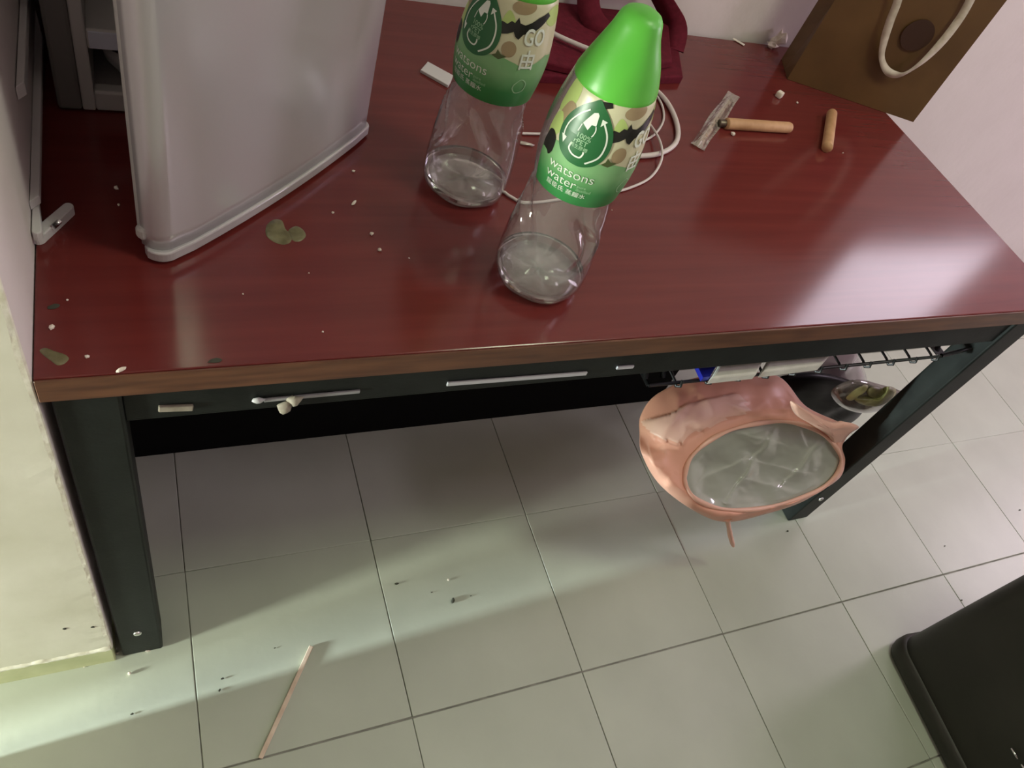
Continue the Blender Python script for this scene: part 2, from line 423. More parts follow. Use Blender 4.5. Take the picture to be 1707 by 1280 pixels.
# glue bits under the front rail; strips put in for light on its lip
def stuck(name, u0, v0, u1, v1, y, hgt, m, thick=.003):
    a, b = at_y(u0, v0, y), at_y(u1, v1, y)
    bm = bmesh.new(); d = (b - a); 
    bx(bm, 0, d.length, -thick / 2, thick / 2, -hgt / 2, hgt / 2, min(thick, hgt) * .3, 2)
    ang = math.atan2(d.z, d.x)
    bm.transform(Matrix.Translation(a) @ Matrix.Rotation(-ang, 4, 'Y'))
    return obj(name, bm, m, tab)
s = stuck('rail_glint', 745, 640, 978, 622, .0105, .0065, M['glint_and_glue']); s['label'] = 'white strip standing in for a light glint under the front rail'
s = stuck('rail_glint', 440, 667, 600, 652, .0105, .0050, mat('dull_glint', (.30, .30, .31), .35)); s['label'] = 'grey strip standing in for a dim light glint under the front rail'
s = stuck('rail_glint', 1028, 613, 1056, 611, .0105, .0055, M['glint_and_glue'])
s = stuck('glue_patch', 264, 681, 322, 679, .0105, .009, M['gum'], .004); s['label'] = 'cream dried glue patch'
p = at_y(482, 674, .008); g = bmesh.new(); blob(g, p + Vector((-.004, 0, -.006)), .008, .005, .009, 2, .6, 1.0); blob(g, p + Vector((.005, 0, .007)), .008, .005, .008, 2, .6, 2.0)
obj('glue_patch', g, M['gum'], tab, True)
p = at_y(430, 667, .009); g = blob(bmesh.new(), p, .007, .003, .004, 2, .5, 5.0); obj('glue_patch', g, M['glint_and_glue'], tab, True)
# black board standing under the table
bb = box(.020, 1.24, .385, .403, 0.0, .655, .002)
bb = obj('black_board', bb, M['board']); tag(bb, 'matt black board standing upright under the table', 'board')

# ------------------------------------------------------------------ fridge
fx0, fx1, fy0, fy1 = .020, .380, .400, .755
fz0, fz1 = TZ + .002, 1.27
fridge = thing('mini_fridge', 'white mini fridge on the table with its door ajar', 'fridge', (.21, .57, TZ))
body = bmesh.new()
T = .026
bx(body, fx0, fx0 + T, fy0, fy1, fz0, fz1, .004); bx(body, fx1 - T, fx1, fy0, fy1, fz0, fz1, .004)
bx(body, fx0 + T, fx1 - T, fy0, fy1, fz1 - T, fz1, .004); bx(body, fx0 + T, fx1 - T, fy1 - T, fy1, fz0, fz1 - T)
obj('body', body, M['frame_dark'], fridge)
lin = bmesh.new()
a, b = fx0 + T, fx1 - T
bx(lin, a, a + .014, fy0 + .001, fy1 - T, fz0, fz1 - T, .002); bx(lin, b - .014, b, fy0 + .001, fy1 - T, fz0, fz1 - T, .002)
bx(lin, a + .014, b - .014, fy0 + .001, fy0 + .02, fz0, fz0 + .026, .003); bx(lin, a + .014, b - .014, fy0 + .02, fy1 - T, fz0, fz0 + .012)
obj('inner_liner', lin, M['liner'], fridge)
sh = bmesh.new(); bx(sh, a + .014, b - .014, fy0 + .002, fy1 - T, fz0 + .094, fz0 + .100, .001); bx(sh, a + .014, b - .014, fy0 + .001, fy0 + .006, fz0 + .080, fz0 + .104, .002)
shelf = obj('shelf', sh, M['liner'], fridge)
obj('price_rail', box(a + .016, b - .016, fy0 - .0012, fy0 + .001, fz0 + .082, fz0 + .102, .0005), M['label_blue'], shelf)
bw = bmesh.new(); lathe(bw, [(.015, 0), (.036, .003), (.047, .018), (.052, .042), (.050, .042), (.045, .019), (.034, .007), (.01, .005)], 40)
bw.transform(Matrix.Translation((a + .074, fy0 + .078, fz0 + .0125)))
tag(obj('bowl', bw, M['white_plastic'], None, True), 'pale round bowl inside the open mini fridge', 'bowl')
# door, hinged on the right, swung open
P0, P1 = Vector((.116, .139, 0)), Vector((.386, .384, 0))
du = (P1 - P0).normalized(); dn = Vector((du.y, -du.x, 0))       # dn faces the camera
dl = (P1 - P0).length
mt = Matrix(((du.x, -dn.x, 0, P0.x), (du.y, -dn.y, 0, P0.y), (0, 0, 1, 0), (0, 0, 0, 1)))   # local x along door, y inward
def door_panel():
    # cross-section with generously rounded outer edges, gently domed face
    pts = []
    th = .027; R = .020
    def face_y(x):
        t = x / dl; return -.009 * (1 - (2 * t - 1) ** 2)
    for k in range(9):
        an = PI - (PI / 2) * k / 8
        pts.append((R + R * math.cos(an), R - R * math.sin(an) + face_y(0)))
    for k in range(1, 18):
        x = R + (dl - 2 * R * .5 - R) * k / 18; pts.append((x, face_y(x) + 0))
    R2 = .012
    for k in range(9):
        an = PI / 2 - (PI / 2) * k / 8
        pts.append((dl - R2 + R2 * math.cos(an), R2 - R2 * math.sin(an) + face_y(dl)))
    pts += [(dl, th), (0, th)]
    return pts
sec = door_panel()
dm = bmesh.new(); zs = [fz0 + .014 + (.50 - .014) * k / 24 for k in range(25)]
rows = []
for z in zs:
    row = []
    for (x, y) in sec:
        dent = 0
        for (cx_, cz_, r_, a_) in ((.165, .945, .055, .0012), (.285, .90, .03, .0016), (.318, .955, .026, .0018), (.30, .84, .035, .0010)):
            d2 = ((x - cx_) ** 2 + (z - cz_) ** 2) / r_ ** 2
            if y < .01: dent += a_ * math.exp(-d2)
        row.append(dm.verts.new((x, y + dent, z)))
    rows.append(row)
ns = len(sec)
for k in range(24):
    for q in range(ns): dm.faces.new((rows[k][q], rows[k][(q + 1) % ns], rows[k + 1][(q + 1) % ns], rows[k + 1][q]))
dm.faces.new(rows[0][::-1]); dm.faces.new(rows[-1])
bmesh.ops.recalc_face_normals(dm, faces=dm.faces[:]); dm.transform(mt)
door = obj('door', dm, M['enamel'], fridge, True)
door.data.polygons[-1].use_smooth = False; door.data.polygons[-2].use_smooth = False
rim = bmesh.new()
off = [(x - (.0035 if i < 9 else 0) + (.003 if i > 25 and x > dl * .5 else 0), y - (.0035 if y < .03 else 0)) for i, (x, y) in enumerate(sec)]
prism(rim, off, fz0 + .003, fz0 + .0145, .002); rim.transform(mt)
obj('bottom_trim', rim, M['enamel'], door)
gk = bmesh.new()
for x0_, x1_, z0_, z1_ in ((.004, .020, fz0 + .02, 1.24), (dl - .02, dl - .004, fz0 + .02, 1.24), (.02, dl - .02, fz0 + .02, fz0 + .036)):
    bx(gk, x0_, x1_, .027, .038, z0_, z1_, .004)
gk.transform(mt); obj('gasket', gk, M['gasket'], door)
hb = bmesh.new(); bx(hb, -.004, .010, .020, .032, fz0 + .022, fz0 + .038, .004); hb.transform(mt); obj('latch_stub', hb, M['gasket'], door)
ft = bmesh.new(); lathe(ft, [(.012, TZ), (.012, TZ + .012)], 20); ft.transform(Matrix.Translation((fx1 - .02, fy0 + .012, 0))); obj('foot', ft, M['rubber'], fridge)
hg = bmesh.new(); bx(hg, fx1 - .03, fx1 + .002, fy0 - .02, fy0 + .02, TZ + .004, TZ + .014, .002); obj('hinge', hg, M['rubber'], fridge)

# ------------------------------------------------------------------ bottles
PROF = [(.030, .0005), (.040, 0.0), (.0505, .002), (.0545, .007), (.0565, .014), (.0573, .024), (.0571, .04), (.0563, .055), (.0552, .07),
        (.0538, .085), (.0520, .10), (.0502, .115), (.0484, .13), (.0476, .142), (.0472, .150), (.0490, .160), (.0510, .172), (.0525, .184), (.0532, .196),
        (.0532, .206), (.0524, .220), (.0508, .234), (.0486, .248), (.0458, .262), (.0430, .274), (.036, .284), (.020, .292)]
def prof_r(z):
    for (r0, z0), (r1, z1) in zip(PROF[1:-1], PROF[2:]):
        if z0 <= z <= z1:
            t = (z - z0) / (z1 - z0); return r0 + (r1 - r0) * t
    return PROF[-1][0]
def dent_r(r, z, a):
    a = (a + PI) % (2 * PI) - PI
    d = 0
    if .055 < z < .15:
        wv = math.sin(PI * (z - .055) / .095) ** 1.2
        for k in range(4):
            a0 = -2.42 + k * PI / 2 + .30 * math.sin((z - .06) * 55)
            da = (a - a0 + PI) % (2 * PI) - PI
            d += .0085 * math.exp(-(da / .14) ** 2) * wv - .0026 * math.exp(-((abs(da) - .32) / .10) ** 2) * wv
    if z < .03 and r > .035:
        d += .0016 * (1 - z / .03) * (.5 + .5 * math.cos(6 * a))
    d += .0005 * mnoise.noise(Vector((math.cos(a) * 3, math.sin(a) * 3, z * 35)))
    return r - d
fine = []
for (r0, z0), (r1, z1) in zip(PROF[:-1], PROF[1:]):
    ns_ = max(1, int((z1 - z0) / .0045))
    for k in range(ns_): fine.append((r0 + (r1 - r0) * k / ns_, z0 + (z1 - z0) * k / ns_))
fine.append(PROF[-1])
RL = .0505
def wrap_bm(bm, off, step=.0035):
    us = [v.co.x for v in bm.verts]; vs2 = [v.co.y for v in bm.verts]
    if not us: return bm
    for ax, lo, hi in ((0, min(us), max(us)), (1, min(vs2), max(vs2))):
        k = math.floor(lo / step) + 1
        while k * step < hi:
            pl = Vector((k * step, 0, 0)) if ax == 0 else Vector((0, k * step, 0))
            bmesh.ops.bisect_plane(bm, geom=bm.verts[:] + bm.edges[:] + bm.faces[:], plane_co=pl, plane_no=Vector((1, 0, 0)) if ax == 0 else Vector((0, 1, 0)), dist=1e-7)
            k += 1
    for v in bm.verts:
        th = (v.co.x + .003) / RL; z = v.co.y + .0075 + .004 * max(0, min(1, (v.co.y - .15) / .12)); r = prof_r(z) + off
        v.co = Vector((r * math.sin(th), -r * math.cos(th), z))
    return bm
def shape(polys, off, step=.0035):
    bm = bmesh.new()
    for poly in polys:
        f = bm.faces.new([bm.verts.new((p[0], p[1], 0)) for p in poly])
        bmesh.ops.triangulate(bm, faces=[f])
    bmesh.ops.recalc_face_normals(bm, faces=bm.faces[:])
    return wrap_bm(bm, off, step)
def text_bm(txt, size, u, v, off, align='CENTER', bold=0.0, sx=1.0, outline=False, shear=0.0):
    cu = bpy.data.curves.new('t', 'FONT'); cu.body = txt; cu.size = size; cu.align_x = align; cu.align_y = 'CENTER'
    cu.offset = bold; cu.resolution_u = 3; cu.shear = shear
    o = bpy.data.objects.new('t', cu); C.objects.link(o)
    dg = bpy.context.evaluated_depsgraph_get(); dg.update()
    me = bpy.data.meshes.new_from_object(o.evaluated_get(dg))
    bm = bmesh.new(); bm.from_mesh(me)
    bpy.data.objects.remove(o); bpy.data.curves.remove(cu); bpy.data.meshes.remove(me)
    for q in bm.verts: q.co = Vector((q.co.x * sx + u, q.co.y + v, 0))
    bmesh.ops.dissolve_limit(bm, angle_limit=.01, verts=bm.verts[:], edges=bm.edges[:])
    return wrap_bm(bm, off, .004)
def smooth_poly(pts, n=6):
    return [(p.x, p.y) for p in catmull([(a, b, 0) for a, b in pts], n, True)]
def ribbon2d(pts, w, n=8):
    P = catmull([(a, b, 0) for a, b in pts], n); L, R = [], []
    for i, p in enumerate(P):
        t = (P[min(i + 1, len(P) - 1)] - P[max(i - 1, 0)]).normalized(); s_ = Vector((-t.y, t.x, 0)) * w / 2
        L.append(p + s_); R.append(p - s_)
    return [[(L[i].x, L[i].y), (R[i].x, R[i].y), (R[i + 1].x, R[i + 1].y), (L[i + 1].x, L[i + 1].y)] for i in range(len(P) - 1)]
def ell(u, v, a, b, n=28, rot=0.0):
    return [(u + a * math.cos(t) * math.cos(rot) - b * math.sin(t) * math.sin(rot), v + a * math.cos(t) * math.sin(rot) + b * math.sin(t) * math.cos(rot)) for t in [2 * PI * k / n for k in range(n)]]

def make_bottle(label, loc, rotz, lean=(0, 0)):
    root = thing('water_bottle', label, 'bottle', (0, 0, 0), 0, 'green labelled water bottles')
    kw = dict(world_coords=False)
    body = obj('bottle_body', lathe(bmesh.new(), fine, 96, dent_r, cap0=True, cap1=True), M['pet'], root, True, **kw)
    # petal base of the moulding and the water left in it
    def base_fn(r, z, a):
        return (r, z + .010 * (1 - (r / .047) ** 2) * (.55 + .45 * abs(math.cos(2.5 * a))))
    bs = obj('petal_base', lathe(bmesh.new(), [(.0005, .002), (.012, .002), (.024, .0015), (.034, .0012), (.041, .0012), (.046, .0035)], 60, base_fn, cap0=False, cap1=False), M['pet'], root, True, **kw)
    WR = [(.001, .013), (.012, .0128), (.024, .0095), (.034, .0055), (.041, .0030), (.0485, .0050), (.0530, .010), (.0549, .016), (.0556, .0225)]
    def wat(r, z, a): return r - (.0015 * (1 - z / .03) * (.5 + .5 * math.cos(6 * a)) if r > .035 else 0)
    wbm = lathe(bmesh.new(), WR, 60, wat, cap0=True, cap1=True)
    obj('water', wbm, M['water'], root, True, **kw)
    # label film
    uL, uR = -.052, .150
    lab = obj('label_film', shape([[(uL, .148), (uR, .148), (uR, .2655), (uL, .2655)]], .0005), M['cream'], root, True, **kw)
    obj('label_seam', shape([[(uL - .050, .150), (uL - .001, .150), (uL - .001, .2645), (uL - .050, .2645)]], .0005), M['clearlabel'], root, True, **kw)
    def on(name, polys, m, off, step=.0035): return obj(name, shape(polys, off, step), M[m], lab, True, **kw)
    # camouflage
    on('camouflage', [smooth_poly([(-.052, .232), (-.040, .238), (-.034, .250), (-.038, .266), (-.052, .2663)])], 'lime', .0007)
    on('camouflage', [smooth_poly([(-.048, .222), (-.038, .226), (-.030, .236), (-.033, .246), (-.043, .244)])], 'tan', .0009)
    on('camouflage', [smooth_poly([(-.051, .206), (-.040, .209), (-.036, .220), (-.043, .232), (-.051, .226)])], 'lime', .0010)
    on('camouflage', [smooth_poly([(.014, .236), (.024, .231), (.032, .238), (.026, .249), (.018, .252)])], 'lime', .0007)
    on('camouflage', [ell(.036, .259, .015, .0068, 28, .12)], 'tan', .0008)
    on('camouflage', [ell(.030, .216, .008, .0085)], 'tan', .0008)
    on('camouflage', [ell(.085, .250, .017, .010)], 'lime', .0008)
    on('camouflage', [ell(.120, .235, .015, .012)], 'tan', .0008)
    jag = [(.011, .236), (.015, .241), (.021, .240), (.025, .244), (.029, .243), (.032, .249), (.035, .244), (.041, .243), (.048, .246), (.056, .251), (.070, .256), (.074, .252),
           (.062, .243), (.054, .238), (.047, .236), (.041, .2335), (.037, .228), (.033, .230), (.030, .2345), (.024, .231), (.018, .229), (.013, .231)]
    on('camouflage', [jag], 'black_print', .0011)
    jag2 = [(-.034, .226), (-.036, .234), (-.031, .236), (-.031, .243), (-.026, .245), (-.025, .252), (-.020, .256), (-.010, .262), (.004, .264), (.006, .260), (-.002, .257), (-.003, .252), (-.012, .246), (-.022, .236), (-.028, .226)]
    on('camouflage', [jag2], 'black_print', .0011)
    on('camouflage', [smooth_poly([(-.051, .190), (-.045, .192), (-.040, .187), (-.036, .194), (-.037, .206), (-.043, .212), (-.050, .208)])], 'black_print', .0012)
    # green lower half
    gp = [(uL, .1478)] + [(uR, .1478), (uR, .205)]
    top = [(.120, .212), (.100, .204), (.080, .210), (.064, .203), (.050, .199), (.040, .203), (.028, .206), (.020, .207), (.008, .203), (-.010, .200), (-.025, .203), (-.034, .207), (-.044, .204), (uL, .198)]
    on('green_panel', [gp + top], 'lgreen', .0009)
    on('camouflage', [[(.014, .205), (.018, .208), (.019, .213), (.023, .209), (.030, .208), (.025, .205), (.022, .203)]], 'olive', .0012)
    # drop emblem
    def dropshape(k, du_=0, dv=0):
        pts = [(0, .0355), (.007, .031), (.0165, .023), (.0245, .011), (.0275, -.002), (.0255, -.015), (.0185, -.0255), (.008, -.031), (0, -.032), (-.008, -.031), (-.0185, -.0255), (-.0255, -.015), (-.0275, -.002), (-.0245, .011), (-.0165, .023), (-.007, .031)]
        return smooth_poly([(-.0095 + a * k + du_, .2275 + b * k + dv) for a, b in pts])
    on('drop_emblem', [dropshape(1.0)], 'drop', .0014)
    A = lambda pts: [(-.0095 + a, .2275 + b) for a, b in pts]
    lines = []
    lines += ribbon2d(A([(.013, .017), (.0195, .007), (.0215, -.004), (.019, -.016), (.009, -.0262)]), .0017)
    lines += [A([(.0095, .0205), (.0155, .0195), (.0100, .0135)])]
    lines += ribbon2d(A([(-.006, .024), (-.014, .016), (-.0205, .004), (-.0215, -.006), (-.020, -.012)]), .0014)
    lines += [A([(-.0232, -.010), (-.0168, -.0105), (-.0185, -.0175)])]
    # little bottle inside the drop: cap, outline, base
    lines += [A([(-.0010, .0230), (.0030, .0245), (.0050, .0225), (.0060, .0125), (.0015, .0120), (-.0005, .0060), (-.0075, .0100), (-.0060, .0135)])]
    lines += ribbon2d(A([(.0060, .0120), (.0072, .0085), (.0066, .0040), (.0055, .0015)]), .0010)
    lines += ribbon2d(A([(-.0078, .0090), (-.0085, .0040), (-.0090, .0010)]), .0009)
    lines += ribbon2d(A([(-.0100, -.0120), (-.0105, -.0185), (-.0050, -.0225), (.0020, -.0225), (.0042, -.0185), (.0040, -.0155)]), .0016)
    on('emblem_print', lines, 'white_print', .0018, .02)
    T_ = [('100%', .0072, -.0105, .2255, 0.0), ('rPET', .0072, -.0115, .2195, 0.0), ('再生膠樽', .0046, -.0115, .2140, 0.0)]
    for (tx, sz, u, v, bo) in T_: obj('lettering', text_bm(tx, sz, u, v, .0019, 'CENTER', bo), M['palegreen_print'], lab, False, **kw)
    for (tx, sz, u, v, bo, mm, sx_) in (('watsons', .0150, -.0095, .1850, -.00010, 'white_print', 1.0), ('water', .0150, -.0170, .1730, -.00010, 'white_print', .98),
                                   ('屈臣氏 蒸餾水', .0072, -.0090, .1620, 0, 'white_print', 1.0), ('pure', .0050, .0060, .1735, 0, 'palegreen_print', 1.0),
                                   ('distilled', .0050, .0090, .1690, 0, 'palegreen_print', 1.0), ('GO', .0240, .0560, .2310, .0004, 'white_print', .72), ('由', .0230, .0530, .2060, .0003, 'white_print', .85)):
        obj('lettering', text_bm(tx, sz, u, v, .0016, 'CENTER', bo, sx_), M[mm], lab, False, **kw)
    hx = ribbon2d([(.046, .178), (.053, .185), (.060, .180), (.059, .171), (.051, .168), (.046, .173), (.046, .178)], .0010)
    on('recycle_print', hx, 'palegreen_print', .0015, .02)
    # cap
    CP = [(.0425, .2735), (.0432, .2750), (.0428, .2785), (.0405, .286), (.0378, .294), (.0350, .302), (.0318, .310), (.0282, .3185), (.0248, .327), (.0225, .335), (.0208, .3405), (.0180, .3445), (.012, .3475), (.004, .3485)]
    def capf(r, z, a):
        k = max(0, min(1, (.345 - z) / .07))
        return r * (1 + .022 * k * (1 - k) * 4 * math.cos(3 * a + 60 * (z - .27)) )
    obj('cap', lathe(bmesh.new(), [(r, z) for r, z in CP], 72, capf, cap0=True, cap1=True), M['cap'], root, True, **kw)
    lv = Matrix.Rotation(-rotz, 3, 'Z') @ Vector((lean[0], lean[1], 0))
    root.location = loc; root.rotation_euler = (-lv.y, lv.x, rotz)
    return root
cdir = lambda x, y: math.atan2(CAM[0] - x, -(CAM[1] - y))      # turn that points local -Y at the camera
bR = Vector((.5425, .1117, TZ + .0003)); bL = Vector((.4940, .2830, TZ + .0003))
make_bottle('clear water bottle with tall green cone cap and camouflage label, nearer the table front', bR, cdir(bR.x, bR.y), (-.022, -.012))
make_bottle('clear water bottle with green camouflage label standing behind, next to the fridge', bL, cdir(bL.x, bL.y) - .52)

# ------------------------------------------------------------------ brown paper bag
B0 = Vector((1.291, .631, TZ)); B1 = Vector((1.556, .515, TZ))
bu = (B1 - B0).normalized(); bn = Vector((bu.y, -bu.x, 0)); bl = (B1 - B0).length; bd = .082; bh = .42
bag = thing('paper_bag', 'brown paper gift bag with cream ribbon handle in the back corner', 'bag', B0 + bu * bl / 2 - bn * bd / 2, 0)
mb = Matrix(((bu.x, -bn.x, 0, B0.x), (bu.y, -bn.y, 0, B0.y), (0, 0, 1, B0.z), (0, 0, 0, 1)))
pb_ = bmesh.new(); rows = []
for k in range(13):
    z = bh * k / 12 + .0005; t = k / 12
    pin = .030 * min(1, t * 1.6)
    bow = .004 * math.sin(PI * t)
    ring = [(0, 0), (bl * .33, -bow), (bl * .66, -bow), (bl, 0), (bl - pin, bd / 2 * (1 - .25 * t)), (bl, bd * (1 - .45 * t)), (bl * .5, bd * (1 - .45 * t) + .002), (0, bd * (1 - .45 * t)), (pin, bd / 2 * (1 - .25 * t))]
    rows.append([pb_.verts.new((x, y + .006 * t, z)) for x, y in ring])
for k in range(12):
    for q in range(9): pb_.faces.new((rows[k][q], rows[k][(q + 1) % 9], rows[k + 1][(q + 1) % 9], rows[k + 1][q]))
pb_.faces.new(rows[0][::-1])
bmesh.ops.recalc_face_normals(pb_, faces=pb_.faces[:]); pb_.transform(mb)
obj('bag_body', pb_, M['kraft'], bag)
FP = B0 + bn * .012
def onbag(u, v, d=0.0): return at_plane(u, v, FP + bn * d, bn)
hp = [(1502, -40), (1497, 0), (1484, 35), (1474, 68), (1470, 96), (1478, 117), (1494, 125), (1512, 121), (1540, 101), (1572, 68), (1602, 28), (1622, -8), (1640, -40)]
P = catmull([onbag(*q, .004 + .004 * math.sin(i)) for i, q in enumerate(hp)], 5)
hm = bmesh.new(); prev = None
for i, p in enumerate(P):
    t = (P[min(i + 1, len(P) - 1)] - P[max(i - 1, 0)]).normalized()
    tw = .9 * math.sin(i * .22)
    side = (bn.cross(t) * math.cos(tw) + bn * math.sin(tw) * .6).normalized() * .0072
    a_, b_ = hm.verts.new(p + side), hm.verts.new(p - side)
    c_, d_ = hm.verts.new(p + side - bn * .0012), hm.verts.new(p - side - bn * .0012)
    if prev:
        hm.faces.new((prev[0], a_, b_, prev[1])); hm.faces.new((prev[3], d_, c_, prev[2])); hm.faces.new((prev[0], prev[2], c_, a_)); hm.faces.new((prev[1], b_, d_, prev[3]))
    prev = (a_, b_, c_, d_)
o = obj('ribbon_handle', hm, M['ribbon'], bag, True); o['label'] = 'cream ribbon handle'
ce = onbag(1531, 62); rr = (onbag(1560, 50) - ce).length
em = bmesh.new()
ring = [em.verts.new(ce - bn * .0075 + (bu * math.cos(2 * PI * k / 40) + Vector((0, 0, 1)) * math.sin(2 * PI * k / 40)) * rr) for k in range(40)]
em.faces.new(ring)
r2 = bmesh.ops.extrude_face_region(em, geom=em.faces[:]); bmesh.ops.translate(em, verts=[v for v in r2['geom'] if isinstance(v, bmesh.types.BMVert)], vec=bn * .0008)
obj('round_emblem', em, M['kraft_dark'], bag)

# crumpled plaster and tape bits at the back edge
p = at_z(1309, 80, TZ + .008)
g = bmesh.new(); blob(g, (1.338, .758, TZ + .014), .016, .012, .016, 2, .9, 3.3); blob(g, (1.322, .750, TZ + .006), .012, .010, .006, 2, .8, 4.1)
tag(obj('plaster_lump', g, M['crumb'], None, False), 'bright white crumpled lump at the back edge beside the brown paper bag', 'plaster lump')
p = at_z(1231, 70, TZ + .001); g = bmesh.new(); bx(g, -.014, .014, -.004, .004, 0, .0012, .0004); g.transform(Matrix.Translation(p) @ Matrix.Rotation(-.9, 4, 'Z'))
tag(obj('paper_scrap', g, M['crumb']), 'tiny white scrap at the back edge against the wall', 'scrap')

# ------------------------------------------------------------------ dark red cloth bag
red = thing('fabric_bag', 'folded dark red fabric bag lying against the back wall', 'bag', (.85, .63, TZ))
def slab(polypx, z0, z1, amp, seed):
    poly = [at_z(u, v, (z0 + z1) / 2) for u, v in polypx]
    for p in poly: p.y = min(p.y, .765)
    bm = bmesh.new(); prism(bm, [(p.x, p.y) for p in poly], z0, z1, .003)
    bmesh.ops.triangulate(bm, faces=[f for f in bm.faces if len(f.verts) > 4])
    bmesh.ops.subdivide_edges(bm, edges=[e_ for e_ in bm.edges if e_.calc_length() > .03], cuts=3, use_grid_fill=True)
    for v in bm.verts:
        if v.co.z > z0 + .001: v.co.z += amp * (.5 + .5 * mnoise.noise(v.co * 14 + Vector((seed, 0, 0)))) 
    return bm
obj('lower_panel', slab([(840, 126), (893, 132), (1000, 138), (1136, 134), (1128, 84), (1120, 20), (980, 0), (850, -10)], TZ + .0006, TZ + .012, .004, 1), M['red_cloth'], red)
obj('folded_panel', slab([(836, 104), (894, 107), (962, 122), (1040, 122), (1118, 108), (1110, 40), (1085, 10), (960, 0), (846, -20)], TZ + .017, TZ + .026, .008, 2), M['red_cloth'], red)
ms = bmesh.new()
pts = [at_y(1010, 60, .66), at_y(985, 25, .70), at_y(985, -12, .735), at_y(1030, -34, .745), at_y(1085, -22, .74), at_y(1112, 14, .73), at_y(1128, 50, .71), at_y(1122, 84, .67)]
P = catmull(pts, 6); prev = None
for i, p in enumerate(P):
    t = (P[min(i + 1, len(P) - 1)] - P[max(i - 1, 0)]).normalized()
    sd = Vector((.8, -.6, .1)); sd = (sd - t * sd.dot(t)).normalized() * .020; nn = t.cross(sd).normalized() * .0015
    q = [ms.verts.new(p + sd + nn), ms.verts.new(p - sd + nn), ms.verts.new(p - sd - nn), ms.verts.new(p + sd - nn)]
    for v in q: v.co.z = max(v.co.z, TZ + .014); v.co.y = min(v.co.y, .768)
    if prev:
        for k in range(4): ms.faces.new((prev[k], prev[(k + 1) % 4], q[(k + 1) % 4], q[k]))
    prev = q
obj('handle_loop', ms, M['red_cloth'], red, True)

# ------------------------------------------------------------------ white cables and strip
def cable(px, r, z=TZ, n=8):
    pts = [at_z(q[0], q[1], z + r + .0008 + (q[2] if len(q) > 2 else 0)) for q in px]
    return tube(bmesh.new(), catmull(pts, n), r, 8)
tag(obj('charging_cable', cable([(900, 40, .036), (925, 57, .036), (960, 73, .036), (1005, 92, .036), (1050, 118, .026), (1085, 143), (1112, 170), (1128, 205), (1128, 235), (1105, 254), (1065, 260), (1010, 256), (960, 250)], .0042), M['cable'], None, True),
    'thick white cable bent in a wide loop behind the green-capped bottles', 'cable')
tag(obj('thin_cable', cable([(862, 222), (905, 223, .0), (960, 222), (1020, 236), (1062, 237), (1090, 225), (1106, 200), (1102, 172), (1084, 150), (1060, 152), (1062, 180), (1082, 205, .003), (1100, 235, .010), (1103, 265, .008), (1085, 295, .001), (1050, 313), (1012, 322), (950, 330), (880, 338), (852, 328), (836, 316), (815, 300), (790, 288)], .0020), M['cable'], None, True),
    'thin white cord looped on the table around the green-capped bottles', 'cord')
g = bmesh.new(); pl = [at_z(u, v, TZ + .004) for u, v in ((701, 117), (713, 103), (757, 127), (747, 143))]
prism(g, [(p.x, p.y) for p in pl], TZ + .0005, TZ + .005, .001)
tag(obj('plastic_strip', g, M['white_plastic']), 'flat white plastic strip poking out behind the rear bottle', 'strip')
g = bmesh.new(); blob(g, at_z(875, 239, TZ + .002), .014, .004, .0022, 2, .8, 8, -.3)
tag(obj('film_scrap', g, M['wrap'], None, True), 'small clear plastic scrap lying between the two bottles', 'scrap')

# ------------------------------------------------------------------ wooden pegs and the wrapped stick
def peg(a, b, r, flat_end):
    d = b - a; L = d.length; bm = bmesh.new()
    pr = [(r * .98, 0), (r, .001)] if flat_end else [(r * .6, 0), (r, .003)]
    pr += [(r, L * .5), (r, L - r * .75), (r * .86, L - r * .3), (r * .5, L - r * .06), (r * .1, L)]
    lathe(bm, pr, 24); q = d.to_track_quat('Z', 'Y').to_matrix().to_4x4(); bm.transform(Matrix.Translation(a) @ q); return bm
PRr = .0098
pegA = thing('wooden_peg', 'pale wooden peg lying across, end tucked under the clear wrapper', 'peg', at_z(1260, 212, TZ))
obj('peg_shaft', peg(at_z(1211, 206, TZ + PRr), at_z(1319, 213, TZ + PRr), PRr, True), M['pale_wood'], pegA, True)
o = obj('metal_tip', peg(at_z(1199, 205, TZ + .0065), at_z(1213, 206, TZ + .0085), .0065, True), mat('dull_metal', (.16, .13, .10), .4, .8), pegA, True); o['label'] = 'dull metal tip'
pegB = obj('wooden_peg', peg(at_z(1379, 246, TZ + PRr), at_z(1387, 187, TZ + PRr), PRr, True), M['pale_wood'], None, True)
tag(pegB, 'short pale wooden peg pointing at the brown paper bag, apart from the wrapper', 'peg')
wr = thing('wrapped_stick', 'crinkled clear wrapper holding a slim stick, beside a wooden peg', 'wrapper', at_z(1190, 205, TZ))
a_, b_ = at_z(1163, 244, TZ + .004), at_z(1224, 156, TZ + .004)
dv = (b_ - a_).normalized(); sv = Vector((dv.y, -dv.x, 0)); L = (b_ - a_).length
g = bmesh.new(); rows = []
for k in range(25):
    t = k / 24; row = []
    for q in range(9):
        x = (q / 8 - .5) * .026 * (1 - .1 * math.sin(9 * t))
        z = TZ + .0012 + (.0105 * max(0, 1 - (abs(x + .001) / .010) ** 2) if .02 < t < .86 else .002) + .0016 * mnoise.noise(Vector((x * 160, t * 22, 1)))
        row.append(g.verts.new(Vector((a_.x, a_.y, 0)) + dv * (t * L) + sv * x + Vector((0, 0, z))))
    rows.append(row)
for k in range(24):
    for q in range(8): g.faces.new((rows[k][q], rows[k][q + 1], rows[k + 1][q + 1], rows[k + 1][q]))
obj('wrapper_film', g, M['wrap'], wr)
